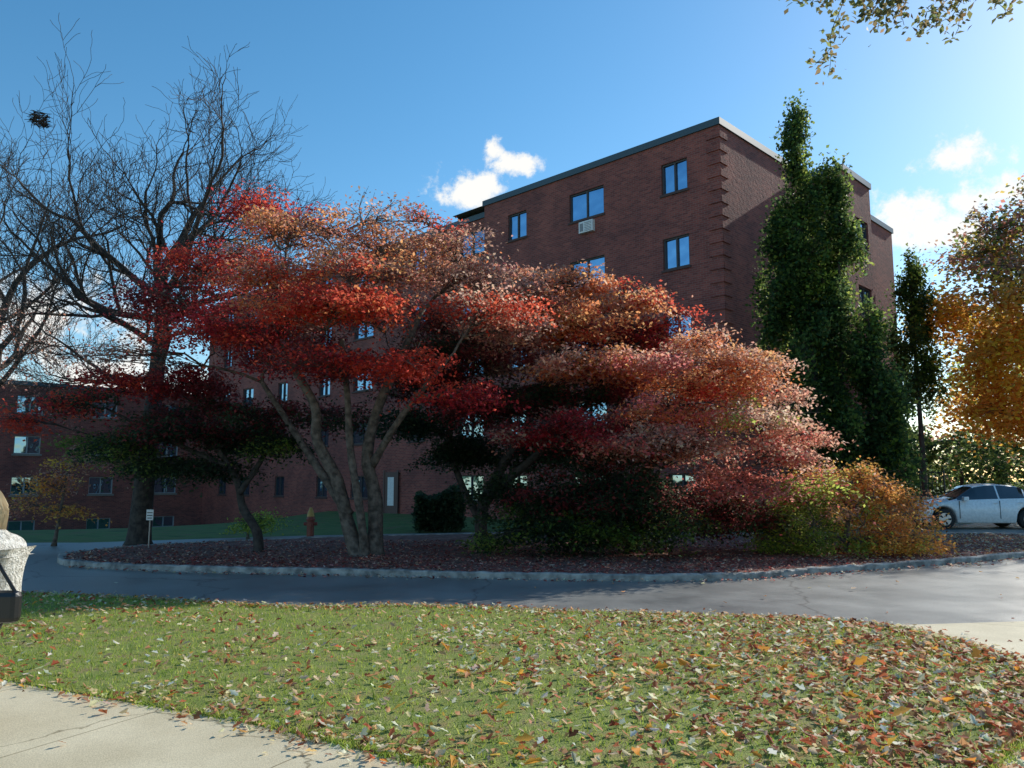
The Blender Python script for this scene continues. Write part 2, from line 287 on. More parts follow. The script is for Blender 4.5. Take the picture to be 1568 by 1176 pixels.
# ---------------------------------------------------------------- building
phi=math.radians(45.7)
def building():
    E=empty('brick_apartment_building',(7.2,26,0),phi)
    W=MB();G=MB();FR=MB();SI=MB();CAP=MB();RF=MB();Q=MB();AC=MB();GR=MB()
    def wall(mp,u0,u1,z0,z1,ops,sill=True):
        us=sorted({u0,u1}|{o[0] for o in ops}|{o[1] for o in ops}); zs=sorted({z0,z1}|{o[2] for o in ops}|{o[3] for o in ops})
        for a,b in zip(us,us[1:]):
            for c,d in zip(zs,zs[1:]):
                um=(a+b)/2;zm=(c+d)/2
                if any(o[0]<um<o[1] and o[2]<zm<o[3] for o in ops): continue
                W.quad(mp(a,0,c),mp(b,0,c),mp(b,0,d),mp(a,0,d))
        for (a,b,c,d) in ops:
            D=.2
            W.quad(mp(a,0,c),mp(a,D,c),mp(a,D,d),mp(a,0,d)); W.quad(mp(b,0,c),mp(b,D,c),mp(b,D,d),mp(b,0,d))
            W.quad(mp(a,0,d),mp(b,0,d),mp(b,D,d),mp(a,D,d)); W.quad(mp(a,0,c),mp(b,0,c),mp(b,D,c),mp(a,D,c))
            def bx(B,ua,ub,da,db,za,zb):
                p=mp(ua,da,za);q=mp(ub,db,zb); B.box(min(p[0],q[0]),max(p[0],q[0]),min(p[1],q[1]),max(p[1],q[1]),za,zb)
            t=.06
            bx(FR,a+.002,b-.002,.07,.15,c+.002,c+t); bx(FR,a+.002,b-.002,.07,.15,d-t,d-.002); bx(FR,a+.002,a+t,.07,.15,c+t,d-t); bx(FR,b-t,b-.002,.07,.15,c+t,d-t)
            m=(a+b)/2; bx(FR,m-.03,m+.03,.06,.145,c+t,d-t)
            e=R.uniform(-.012,.012)
            G.quad(mp(a+t,.12+e,c+t),mp(m-.03,.12-e,c+t),mp(m-.03,.12-e,d-t),mp(a+t,.12+e,d-t)); 
            G.quad(mp(m+.03,.13+e,c+t),mp(b-t,.13-e,c+t),mp(b-t,.13-e,d-t),mp(m+.03,.13+e,d-t))
            if sill: bx(SI,a-.06,b+.06,-.05,.05,c-.09,c-.003)
    zf=[.67,3.49,6.31,9.13,11.95]
    f1=lambda u,d,z:(d,u,z)
    ops=[]
    for z in zf: ops+=[(1.3,2.4,z,z+1.16),(5.05,6.8,z,z+1.16),(9.2,10.3,z,z+1.16)]
    wall(f1,0,11.8,-2,14.1,ops)
    f1b=lambda u,d,z:(.35+d,u,z)
    ops=[]
    for z in zf:
        for u,w in ((12.15,1.7),(16.3,1.1),(20.6,1.75),(24.6,1.1),(29.2,1.1),(33.4,1.4),(36.6,1.1)):
            if z<1 and u in(16.3,): continue
            ops.append((u,u+w,z,z+1.16))
    wall(f1b,11.8,40,-2,13.75,ops)
    W.quad((0,11.8,-2),(.35,11.8,-2),(.35,11.8,14.1),(0,11.8,14.1))
    DR=MB(); DR.box(.24,.347,18.2,19.2,-.1,2.0); DR.box(.2,.238,18.1,18.2,-.1,2.1); DR.box(.2,.238,19.2,19.3,-.1,2.1)
    DR.obj('door',plain('door_brown',(.12,.07,.06)),E,bevel=.01); DP=MB(); DP.box(.225,.2385,18.45,18.95,.35,1.75); DP.obj('door_panel',M_white,E)
    f2=lambda u,d,z:(u,d,z)
    wall(f2,0,7.1,-2,14.1,[(3.2,4.3,z,z+1.16) for z in zf[:1]])
    wall(f2,10,17,-2,14.1,[(11.4,12.9,z,z+1.16) for z in zf])
    ft=lambda u,d,z:(u,-1.45+d,z)
    wall(ft,7.1,10,-2,14.1,[(8.2,9.6,z,z+1.25) for z in (2.5,5.35,8.2,11.05)])
    W.quad((7.1,-1.45,-2),(7.1,0,-2),(7.1,0,14.1),(7.1,-1.45,14.1)); W.quad((10,-1.45,-2),(10,0,-2),(10,0,14.1),(10,-1.45,14.1))
    W.quad((17,0,-2),(17,14,-2),(17,14,14.1),(17,0,14.1)); W.quad((.35,14,-2),(17,14,-2),(17,14,14.1),(.35,14,14.1))
    W.quad((14,14,-2),(14,40,-2),(14,40,13.75),(14,14,13.75)); W.quad((.35,40,-2),(14,40,-2),(14,40,13.75),(.35,40,13.75))
    z=.3
    while z<13.6:
        Q.box(-.045,.0,-.045,.48,z,z+.25); Q.box(-.0449,.5,-.045,.0,z,z+.249); z+=.47
    h=.2;o=.07
    def cap(x0,x1,y0,y1,zt): CAP.box(x0,x1,y0,y1,zt-h,zt+.05)
    cap(-o,.2,-o,11.8+o,14.1); cap(.201,7.1-o,-o,.2,14.1); cap(7.1-o,7.3,-1.45-o,.2,14.1); cap(7.301,10+o,-1.45-o,-1.25,14.1); cap(9.8,10+o,-1.249,.2,14.1); cap(10+o+.001,17+o,-o,.2,14.1)
    cap(.35-o,.55,11.8+o+.001,40,13.75); cap(16.8,17+o,.201,14,14.1)
    RF.quad((0,0,13.97),(17,0,13.97),(17,14,13.97),(0,14,13.97)); RF.quad((7.1,-1.45,13.97),(10,-1.45,13.97),(10,0,13.97),(7.1,0,13.97)); RF.quad((.35,14,13.62),(14,14,13.62),(14,40,13.62),(.35,40,13.62))
    for z in zf:
        AC.box(-.16,.0,5.5,6.2,z-.62,z-.16)
        for k in range(6): GR.box(-.166,-.1605,5.56,5.9,z-.58+k*.065,z-.555+k*.065)
        GR.box(-.166,-.1605,5.97,6.14,z-.56,z-.24)
    W.obj('brick_walls',M_brick,E); G.obj('window_glass',M_glass,E); FR.obj('window_frames',M_frame,E); SI.obj('window_sills',M_sill,E,bevel=.008)
    CAP.obj('roof_fascia',M_cap,E); RF.obj('flat_roof',M_roof,E); Q.obj('corner_quoins',M_brick,E,bevel=.006); AC.obj('air_conditioners',M_white,E,bevel=.01); GR.obj('ac_grilles',plain('grille',(.25,.25,.26)),E)
    L=MB(); L.box(11.2,11.45,-.22,-.0,3.0,3.16); L.obj('wall_lamp',M_white,E,bevel=.02)
    D=MB(); D.box(10.1,11.1,-.05,-.002,1.0,3.1); D.obj('entrance_door',M_black,E,bevel=.01)
building()
def wing():
    E2=empty('brick_house',(7.2,26,0),phi)
    fw=lambda u,d,z:(u,40+d,z); ops=[]
    for z in (5.55,3.15,.75,-1.45):
        for u in (-2.2,-6.2,-10.4,-15,-18.4): ops.append((u-.7,u+.7,z,z+(1.05 if z>0 else .7)))
    W=MB();G=MB();FR=MB();SI=MB();CAP=MB()
    us=sorted({-22,.35}|{o[0] for o in ops}|{o[1] for o in ops}); zs=sorted({-2.2,7.4}|{o[2] for o in ops}|{o[3] for o in ops})
    for a,b in zip(us,us[1:]):
        for c,d in zip(zs,zs[1:]):
            um=(a+b)/2;zm=(c+d)/2
            if any(o[0]<um<o[1] and o[2]<zm<o[3] for o in ops): continue
            W.quad(fw(a,0,c),fw(b,0,c),fw(b,0,d),fw(a,0,d))
    for (a,b,c,d) in ops:
        W.quad(fw(a,0,c),fw(a,.15,c),fw(a,.15,d),fw(a,0,d)); W.quad(fw(b,0,c),fw(b,.15,c),fw(b,.15,d),fw(b,0,d)); W.quad(fw(a,0,d),fw(b,0,d),fw(b,.15,d),fw(a,.15,d))
        G.quad(fw(a,.12,c),fw(b,.12,c),fw(b,.12,d),fw(a,.12,d))
        FR.box(a,b,40.06,40.11,d-.05,d); FR.box(a,b,40.06,40.11,c,c+.05); FR.box(a,a+.05,40.06,40.11,c+.05,d-.05); FR.box(b-.05,b,40.06,40.11,c+.05,d-.05); FR.box((a+b)/2-.03,(a+b)/2+.03,40.06,40.11,c+.05,d-.05)
        SI.box(a-.08,b+.08,39.94,40.03,c-.12,c-.003)
    W.quad((-22,40,-2.2),(-22,52,-2.2),(-22,52,7.4),(-22,40,7.4)); W.quad((-22,52,-2.2),(.35,52,-2.2),(.35,52,7.4),(-22,52,7.4)); W.quad((.35,40.01,-2.2),(.35,52,-2.2),(.35,52,7.4),(.35,40.01,7.4))
    CAP.box(-22.1,.34,39.9,40.2,7.2,7.45); CAP.box(-22.1,.3,40.201,52,7.3,7.42)
    W.obj('brick_walls',M_brick,E2); G.obj('window_glass',M_glass,E2); FR.obj('window_frames',plain('grey_frame',(.35,.35,.35)),E2); SI.obj('window_sills',plain('stone_sill',(.22,.2,.18)),E2); CAP.obj('roof',M_cap,E2)
wing()
# ---------------------------------------------------------------- trees
CR=[(.50,.028,.03),(.36,.02,.024)]; RD=[(.88,.085,.035),(.74,.055,.03)]; OR=[(.88,.32,.10),(.84,.20,.06)]; SA=[(.88,.48,.31),(.86,.34,.20)]
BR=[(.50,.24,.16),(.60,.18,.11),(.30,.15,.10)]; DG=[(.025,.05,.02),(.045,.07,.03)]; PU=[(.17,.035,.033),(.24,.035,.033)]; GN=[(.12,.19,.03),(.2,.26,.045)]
YG=[(.46,.50,.06),(.30,.38,.045)]; OG=[(.88,.40,.06),(.86,.27,.045)]; YL=[(.88,.52,.05),(.86,.40,.035)]; PK=[(.84,.20,.15),(.72,.12,.09)]; OL=[(.14,.14,.035),(.24,.16,.06),(.1,.11,.035)]
def clump_tree(name,trunks,clumps,leaf=.075,dens=1.0,bark=M_bark,twigs=True,flat=.6,seed=1,rb=.05,sub=.25,subz=.085,wd=.3,ns=22):
    rr=random.Random(seed); E=empty(name,(0,0,0)); mb=MB(); nodes=[]
    for pts,r0,r1 in trunks:
        p3=catmull(pts,5,closed=False); n=len(p3); rads=[]
        for i in range(n):
            t=i/(n-1); r=r0+(r1-r0)*t
            if i==0 and pts[0][2]<.3: r*=1.5
            if i==1 and pts[0][2]<.3: r*=1.15
            rads.append(r*(1+rr.uniform(-.06,.06)))
        mb.tube(p3,rads,9); nodes+=[(Vector(p),rads[i]) for i,p in enumerate(p3) if i>n*.35]
    root=nodes[0][0]
    cl=sorted(clumps,key=lambda c:(Vector(c[0])-root).length)
    LC=[];LS=[];LK=[]
    for c in cl:
        T=Vector(c[0]); rx,ry,rz=c[1]; pal=c[2]; k=c[3] if len(c)>3 else 1
        S,rs=min(nodes,key=lambda q:(q[0]-T).length+max(0,q[0].z-T.z+.2)*2)
        D=(T-S).length; mid=S.lerp(T,.5)+Vector((rr.uniform(-.15,.15)*D,rr.uniform(-.15,.15)*D,.12*D))
        pts=[]; m=7
        for i in range(m+1):
            t=i/m; p=S*(1-t)**2+mid*2*t*(1-t)+T*t*t
            if 0<i<m: p=p+Vector([rr.gauss(0,.035*D**.5) for _ in range(3)])
            pts.append(p)
        ra=min(rs*.75,rb*.5+.02*D); rad=[ra+(.014-ra)*i/m for i in range(m+1)]
        mb.tube(pts,rad,6); nodes+=[(p,rad[i]) for i,p in enumerate(pts) if i>1]
        nsub=max(5,int(rx*ry*ns*k**.3)); 
        for j in range(nsub):
            while True:
                q=Vector((rr.uniform(-1,1),rr.uniform(-1,1),rr.uniform(-1,1)))
                if q.length<1: break
            q=q*(.35+.75*q.length); 
            dz=q.z*rz-.35*rz*(q.x**2+q.y**2)
            sc=T+Vector((q.x*rx,q.y*ry,dz))
            if twigs:
                b=pts[rr.randrange(3,m+1)]; md=b.lerp(sc,.5)+Vector((rr.uniform(-.1,.1),rr.uniform(-.1,.1),rr.uniform(-.02,.12)))
                mb.tube([b,md,sc],[.014,.009,.005],4,False)
                for _ in range(2):
                    e=sc+Vector((rr.gauss(0,.22),rr.gauss(0,.22),rr.uniform(-.05,.25))); mb.tube([md,md.lerp(e,.5)+Vector((0,0,.03)),e],[.007,.005,.003],3,False)
            nl=int(115*dens*k*rr.uniform(.4,1.5)); an=rr.uniform(0,3.14); s1=sub*rr.uniform(.9,1.5); s2=sub*rr.uniform(.6,.9)
            g=NR.normal(size=(nl,3))*np.array([s1,s2,subz]); x_=g[:,0]*math.cos(an)-g[:,1]*math.sin(an); y_=g[:,0]*math.sin(an)+g[:,1]*math.cos(an); g[:,0]=x_; g[:,1]=y_
            g[:,2]-=(x_**2+y_**2)*.4
            LC.append(g+np.array(sc)); LS.append(NR.uniform(.65,1.3,nl)*leaf)
            pj=pal[rr.randrange(len(pal))]; pp=[pj,pj,pal[rr.randrange(len(pal))]]
            LK.append(pick(nl,pp,None,.2)*rr.uniform(.78,1.12))
    mb.obj('trunk_and_branches',bark,E,smooth=True)
    C=np.concatenate(LC);S=np.concatenate(LS);K=np.concatenate(LK); ok=C[:,2]>.12
    leaves('foliage',C[ok],S[ok],K[ok],M_leaf,E,flat,wd)
    return E
def cl(x,y,z,rx,rz,pal,k=1,ry=None): return ((x,y,z),(rx,ry or rx,rz),pal,k)
clump_tree('japanese_maple_tree',[
 ([(-3.1,16.1,0),(-3.35,16.1,.8),(-3.55,16.0,1.6),(-3.95,15.9,2.4),(-4.0,15.8,3.1),(-4.55,15.7,4.1),(-4.9,15.8,5.2)],.16,.06),
 ([(-2.8,16.25,0),(-2.82,16.3,1.2),(-3.0,16.3,2.1),(-2.8,16.3,3.1),(-2.35,16.2,4.1),(-1.9,16.3,5.2)],.17,.06),
 ([(-3.3,16.1,.9),(-3.9,16.3,1.7),(-4.6,16.6,2.6),(-5.4,16.8,3.7)],.11,.05),
 ([(-2.9,16.3,1.9),(-2.2,15.7,2.9),(-1.3,15.2,3.9)],.09,.04),
 ([(-2.95,16.1,0),(-3.05,15.9,1.0),(-3.25,15.8,2.2),(-3.3,15.6,3.3),(-3.4,15.4,4.4)],.1,.05)],
 [cl(-5.3,16.2,7.4,.95,.32,CR+RD[:1],1.0),cl(-4.6,16.8,7.3,.6,.25,CR,.7),cl(-2.8,16.3,7.2,1.1,.45,BR+SA,.4),cl(-2.0,16,7.1,.8,.35,RD+BR,.5),cl(-4.33,15.2,6.6,1.1,.35,OR+BR,.9),cl(-6.4,16.0,6.1,1.0,.38,CR+RD[:1],1.1),
  cl(-2.5,15.2,6.2,1.2,.35,BR+OR,.8),cl(-1.3,15.8,6.5,.9,.35,SA+OR+BR,1.0),cl(-1.1,16,5.8,1.1,.35,BR+SA,1.0),cl(-4.7,14.6,5.6,1.1,.3,RD+OR+BR,1.1),cl(-6.7,15.4,5.2,1.1,.35,CR+PU,1.1),
  cl(-3.1,13.9,4.8,1.5,.28,RD+RD+OR[1:],1.3,1.1),cl(-.55,15.2,5.0,1.1,.28,SA+RD,1.2),cl(-5.6,15,4.5,1.2,.32,CR+RD,1.1),cl(-1.9,14,3.75,.9,.22,RD,1.2),cl(-1.0,14.6,3.2,.7,.25,RD+CR,1.1),
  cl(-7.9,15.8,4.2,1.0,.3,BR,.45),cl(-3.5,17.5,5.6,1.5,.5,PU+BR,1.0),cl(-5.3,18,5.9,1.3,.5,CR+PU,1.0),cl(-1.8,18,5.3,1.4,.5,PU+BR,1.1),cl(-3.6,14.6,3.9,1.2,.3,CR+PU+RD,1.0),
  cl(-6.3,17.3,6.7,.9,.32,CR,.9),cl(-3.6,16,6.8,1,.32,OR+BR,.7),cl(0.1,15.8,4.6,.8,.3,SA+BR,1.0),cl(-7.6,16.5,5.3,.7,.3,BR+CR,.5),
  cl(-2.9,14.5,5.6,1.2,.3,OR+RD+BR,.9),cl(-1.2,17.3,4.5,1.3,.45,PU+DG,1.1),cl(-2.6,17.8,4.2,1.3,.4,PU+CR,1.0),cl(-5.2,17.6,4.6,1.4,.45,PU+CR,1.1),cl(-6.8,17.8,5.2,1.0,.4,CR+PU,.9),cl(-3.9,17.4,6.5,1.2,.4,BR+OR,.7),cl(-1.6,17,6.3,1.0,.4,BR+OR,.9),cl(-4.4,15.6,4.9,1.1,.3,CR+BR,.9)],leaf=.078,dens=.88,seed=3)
clump_tree('japanese_maple_tree',[
 ([(-5.4,17.0,0),(-5.45,17.0,.5),(-5.8,17.1,1.0),(-6.0,17.2,1.6),(-6.5,17.3,2.3),(-7.2,17.3,2.9)],.11,.05),
 ([(-5.9,17.1,1.3),(-5.5,17.2,2.0),(-5.2,17.3,2.7)],.07,.04),
 ([(-6.2,17.2,1.9),(-7.6,17.2,2.5),(-8.8,17.2,3.1)],.06,.03)],
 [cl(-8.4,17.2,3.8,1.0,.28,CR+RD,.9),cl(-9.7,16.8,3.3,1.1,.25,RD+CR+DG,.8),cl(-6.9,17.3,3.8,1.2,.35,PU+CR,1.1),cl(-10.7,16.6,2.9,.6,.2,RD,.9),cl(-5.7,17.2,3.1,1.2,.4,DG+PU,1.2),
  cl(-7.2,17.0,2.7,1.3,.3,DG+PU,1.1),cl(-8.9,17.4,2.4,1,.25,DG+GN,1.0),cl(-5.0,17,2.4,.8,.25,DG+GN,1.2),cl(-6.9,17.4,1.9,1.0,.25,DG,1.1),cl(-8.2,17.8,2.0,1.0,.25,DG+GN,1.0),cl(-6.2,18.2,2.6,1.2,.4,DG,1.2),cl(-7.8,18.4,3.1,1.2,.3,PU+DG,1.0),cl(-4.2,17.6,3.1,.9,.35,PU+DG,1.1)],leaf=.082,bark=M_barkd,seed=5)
clump_tree('japanese_maple_tree',[
 ([(-.7,18.6,0),(-.7,18.6,.9),(-.3,18.5,1.8),(.3,18.5,2.8),(.9,18.4,4.0),(1.2,18.4,5.2)],.16,.06),
 ([(-.7,18.6,.6),(-1.2,18.8,1.5),(-1.5,19,2.6),(-1.3,19,3.8)],.1,.04),
 ([(-.5,18.5,1.3),(.6,18,2.2),(1.8,17.8,3.4),(2.6,18,4.6)],.11,.05)],
 [cl(1.1,18,6.2,1.3,.35,OR+SA,1.2),cl(2.5,18,5.8,1.1,.4,OR+SA+RD,1.1),cl(3.4,18.6,5.0,1.0,.5,CR+RD+OR,1.2),cl(0,18.6,6.4,1.1,.35,BR+PU,1.1),cl(1.3,17.2,5.1,1.3,.35,OR+RD+OR,1.2),cl(1.9,16.4,4.1,1.6,.28,SA+PK+OR,1.2),
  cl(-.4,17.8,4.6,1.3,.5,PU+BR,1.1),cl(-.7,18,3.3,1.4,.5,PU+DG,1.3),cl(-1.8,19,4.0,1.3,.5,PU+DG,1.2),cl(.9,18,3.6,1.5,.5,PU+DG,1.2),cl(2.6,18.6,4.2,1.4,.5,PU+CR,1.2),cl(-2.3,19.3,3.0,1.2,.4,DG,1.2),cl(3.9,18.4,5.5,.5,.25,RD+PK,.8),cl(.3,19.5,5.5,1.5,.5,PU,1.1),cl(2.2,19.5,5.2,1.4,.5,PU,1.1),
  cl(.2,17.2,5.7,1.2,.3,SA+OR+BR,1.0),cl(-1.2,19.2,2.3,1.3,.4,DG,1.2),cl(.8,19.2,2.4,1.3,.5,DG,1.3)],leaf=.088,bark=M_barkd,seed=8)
clump_tree('weeping_maple_tree',[
 ([(2.6,17.0,0),(2.5,17,.8),(2.8,17,1.6),(3.5,16.9,2.6),(4.1,16.9,3.8)],.15,.05),
 ([(2.5,17,.6),(1.7,16.9,1.4),(1.1,16.8,2.2)],.09,.04)],
 [cl(4.2,16.8,4.6,.75,.28,SA+SA+OR,1.3),cl(4.9,16.3,3.9,1.0,.3,SA+SA+OR,1.4),cl(5.6,16.6,3.5,.6,.25,SA,1.2),cl(3.8,16.2,3.5,1.0,.35,RD+OR+OR,1.1),cl(5.7,16.2,2.5,.7,.25,PK+SA+SA,1.2),cl(4.9,15.7,2.9,1.0,.3,SA+SA+YG,1.2),
  cl(3.0,15.5,2.4,1.5,.32,PK+SA+BR,1.2),cl(1.1,15.7,2.7,1.3,.32,PU+BR+CR,1.1),cl(4.5,15.6,1.6,1.0,.3,PK+BR+PK,1.1),cl(1.5,16.0,1.5,1.7,.6,DG+DG+PU,1.4,1.2),cl(0,16.6,1.3,1.0,.55,DG,1.5),cl(3,16.2,1.2,1.5,.5,DG+PU,1.4,1.2),
  cl(4.6,16.8,1.0,1.2,.45,DG+PU,1.3),cl(5.6,16.0,1.5,.8,.3,PK+YG,1.0),cl(2.3,15.8,.7,1.6,.4,DG+GN,1.4,1.0),cl(.6,16.1,.7,1.3,.4,DG+GN,1.4,1.0),cl(2.5,17.8,2.6,1.8,.6,PU+DG,1.2),cl(4.2,18,3.4,1.2,.6,PU+CR,1.1),cl(5.0,15.4,2.2,.7,.25,SA+PK,1.1),cl(4.4,16.2,4.1,.9,.25,SA+OR,1.2),cl(3.4,15.8,3.1,1.2,.28,SA+OR+PK,1.0)],leaf=.083,bark=M_barkd,seed=12)
sh=[]
for i in range(26):
    a=i*2.4; r=math.sqrt((i+.5)/26); x=7.05+1.75*r*math.cos(a); y=16.7+1.15*r*math.sin(a); z=.25+1.45*(1-r*r)**.6
    pal=YG+GN if x<6.3 else (OG+SA+YG if x<7.1 else OG+OG+OR)
    sh.append(cl(x,y,z,.5,.3,pal,1.3))
    if r>.6: sh.append(cl(x*1.0,y,.35,.45,.22,(YG+GN if x<7.3 else OG+OG+YG[:1]),1.1))
clump_tree('weeping_maple_shrub',[([(7,16.7,0),(7.0,16.7,.4),(7.1,16.7,.9)],.07,.04)],sh,leaf=.07,dens=.8,seed=15,sub=.17,subz=.1)
clump_tree('orange_sapling_tree',[([(-11.2,19.5,0),(-11.1,19.5,.8),(-11.0,19.5,1.8)],.05,.02)],[cl(-11.3,19.5,1.5,.7,.3,OG+BR,.9),cl(-10.6,19.5,2.1,.6,.3,YL+BR,.7),cl(-11.9,19.6,1.0,.6,.25,OG+BR,.8),cl(-10.9,19.4,.9,.5,.2,OG,.7)],leaf=.08,seed=17)
clump_tree('green_shrub',[([(-7.3,22,0),(-7.3,22,.5)],.04,.02)],[cl(-7.5,22,.5,.6,.25,GN+YG,1.0),cl(-6.9,22.2,.5,.5,.25,GN+YG,1.0)],leaf=.08,seed=18)
def hedge(name,x0,x1,y0,y1,z1,pal,n=9000,leaf=.11):
    E=empty(name,(0,0,0)); P=NR.uniform(0,1,(n,3)); ax=NR.integers(0,4,n)
    P[ax==0,2]=NR.uniform(.85,1.02,(ax==0).sum()); P[ax==1,1]=NR.uniform(0,.15,(ax==1).sum()); P[ax==2,0]=np.where(P[ax==2,0]>.5,NR.uniform(.9,1,(ax==2).sum()),NR.uniform(0,.1,(ax==2).sum()))
    C=np.stack([x0+(x1-x0)*P[:,0],y0+(y1-y0)*P[:,1],.1+(z1-.1)*P[:,2]],1); C+=NR.normal(0,.06,C.shape); C[:,2]+=.2*np.sin(C[:,0]*3)*P[:,2]
    leaves('foliage',C,NR.uniform(.7,1.3,n)*leaf,pick(n,pal),M_leaf,E,.3)
    mb=MB()
    for i in range(10):
        x=x0+(x1-x0)*(i+.5)/10; y=(y0+y1)/2; mb.tube([(x,y,-.1),(x+.05,y,z1*.5),(x+R.uniform(-.1,.1),y,z1*.85)],[.025,.02,.01],5)
    mb.obj('stems',M_barkd,E)
hedge('evergreen_hedge',-3.0,-1.6,24.8,26.2,1.2,DG); hedge('evergreen_hedge',1.5,5.8,24.9,26.3,1.3,DG,12000)
def columnar(name,bx,by,spires,pal,leaf,dens,seed):
    rr=random.Random(seed); cs=[]; tr=[]
    for (x,y,z0,z1,r) in spires:
        tr.append(([(bx,by,0),(bx*.6+x*.4,by*.6+y*.4,z0*.8+.3),(x,y,(z0+z1)/2),(x,y,z1-.4)],.14 if z1>9 else .07,.02))
        z=z0; kx_=0
        while z<z1:
            t=(z-z0)/(z1-z0); rad=r*(math.sin(math.pi*min(1,(t*.75+.25)))**.8)*(1-t*.35)*rr.uniform(.65,1.35)+.08; kx_=.35*kx_+rr.gauss(0,.13)
            for k in range(2 if t>.8 else 3):
                a=rr.uniform(0,6.28); q=rad*rr.uniform(.35,1.0)*(1.45 if rr.random()<.2 else .95)
                cs.append(cl(x+kx_+q*math.cos(a),y+q*math.sin(a),z+rr.uniform(-.25,.25),max(.18,rad*.28),.45,pal if math.cos(a)<.3 else pal+YG[1:],1.0))  # right side gets extra yellow-green, sunlit leaves put into the leaf colour
            z+=.45
        cs.append(cl(x,y,z1,.1,.4,pal,.5))
    return clump_tree(name,tr,cs,leaf=leaf,dens=dens,bark=M_barkd,seed=seed,twigs=True,flat=.1,sub=.16,subz=.3,wd=.4)
PG=[(.03,.065,.018),(.045,.085,.02),(.12,.18,.03)]
columnar('columnar_oak_tree',10.2,25,[(9.6,25,1.4,13.7,1.0),(10.6,24.8,1.2,11.7,.95),(11.4,24.6,1.6,7.0,1.0),(8.95,25.1,6.5,10.3,.6),(12.1,24.7,2.2,4.8,.55)],PG,.125,.5,21)
columnar('columnar_oak_tree',17.5,33.5,[(17.45,33.5,5.0,11.2,.75)],PG,.13,.6,22)
def grow(mb,tips,p,d,L,r,lv,mx,rr,up=.08,nseg=5,spread=.75,kids=(3,5),lr=(.55,.75),wob=.13,rmin=.004):
    pts=[p];rads=[r]; q=p.copy(); dd=d.copy()
    re=max(rmin,r*(.55 if lv<mx else .3))
    for i in range(nseg):
        dd=(dd+Vector([rr.gauss(0,wob) for _ in range(3)])+Vector((0,0,up))).normalized(); q=q+dd*(L/nseg); pts.append(q.copy()); rads.append(r+(re-r)*(i+1)/nseg)
    mb.tube(pts,rads,8 if lv==0 else (6 if lv<3 else 3),False)
    if lv>=mx-1: tips.extend(pts[1:])
    if lv==mx: return
    k=rr.randint(*kids)
    for j in range(k):
        i=nseg if j==0 else rr.randint(1,nseg)
        a=pts[i]; base=(pts[i]-pts[i-1]).normalized(); perp=base.orthogonal().normalized(); perp.rotate(Matrix.Rotation(rr.uniform(0,6.28),3,base))
        sp=spread*(.4 if j==0 else rr.uniform(.7,1.25)); nd=(base*math.cos(sp)+perp*math.sin(sp)).normalized()
        grow(mb,tips,a,nd,L*rr.uniform(*lr),max(rmin,rads[i]*(.8 if j==0 else .58)),lv+1,mx,rr,up,nseg,spread,kids,lr,wob,rmin)
def tip_leaves(E,tips,per,sig,leaf,pal,flat=.4,wd=.36):
    T=np.array([tuple(t) for t in tips]); T=np.repeat(T,per,0); 
    C=T+NR.normal(0,sig,T.shape)
    leaves('foliage',C,NR.uniform(.7,1.3,len(C))*leaf,pick(len(C),pal,None,.25),M_leaf,E,flat,wd)
E=empty('bare_tree'); mb=MB(); tips=[]; rr=random.Random(4)
tp=catmull([(-9.0,19.2,-.05),(-8.95,19.2,1.2),(-8.85,19.2,3),(-8.75,19.2,5),(-8.7,19.2,6.4)],4,closed=False)
mb.tube(tp,[.40,.29]+[.26-.009*i for i in range(len(tp)-2)],12)
for (z,d,L,r) in [(6.3,(-.35,.1,1),2.6,.11),(6.4,(.25,-.1,1),2.6,.11),(5.6,(-1,.0,.75),2.8,.10),(5.4,(.95,.3,.75),3.0,.10),(4.9,(-.5,-.9,.7),2.3,.08),(6.0,(.1,1,.9),2.4,.09),(4.3,(1,-.5,.4),2.7,.07),(4.1,(-1,.4,.35),2.7,.07),(6.1,(.8,-.3,.8),2.9,.10),(6.2,(-.85,-.2,.8),2.8,.10),(3.6,(-.9,-.3,.25),2.4,.06),(5.9,(.5,-.6,.9),2.7,.09)]:
    grow(mb,tips,Vector((-8.8,19.2,z)),Vector(d).normalized(),L,r,1,5,rr,.06,6,.7,(4,5),(.56,.76),.19,.005)
mb.obj('trunk_and_branches',M_barkd,E,smooth=True)
low=[t for t in tips if t.z<5.8]; tip_leaves(E,low[::4],1,.12,.07,BR)
E=empty('bare_tree'); mb=MB(); tips=[]; rr=random.Random(14)
mb.tube([(-17,25,-.2),(-16.9,25,3),(-16.7,25,6)],[.36,.28,.22],10)
for (z,d,L,r) in [(6,(-.3,.1,1),3.4,.13),(6,(.4,-.1,1),3.4,.13),(5.2,(.9,-.3,.8),3.4,.11),(4.6,(-1,-.3,.7),3.2,.1),(5,(.2,.9,.8),3,.1),(4.4,(1,-.6,.6),3.2,.09)]:
    grow(mb,tips,Vector((-16.75,25,z)),Vector(d).normalized(),L,r,1,5,rr,.05,5,.66,(4,4),(.56,.76),.16,.008)
mb.obj('trunk_and_branches',M_barkd,E,smooth=True)
nm=MB(); rr=random.Random(9)
for i in range(140):
    a=rr.uniform(0,6.28); c=Vector((-12.35+.18*math.cos(a)*rr.uniform(.2,1),19.5+.18*math.sin(a),10.95+rr.uniform(-.14,.14))); d=Vector((-math.sin(a)+rr.gauss(0,.4),math.cos(a)+rr.gauss(0,.4),rr.gauss(0,.3)))*.14
    nm.tube([c-d,c+Vector((0,0,.02)),c+d],[.008,.01,.006],3,False)
nm.obj('bird_nest',M_barkd)
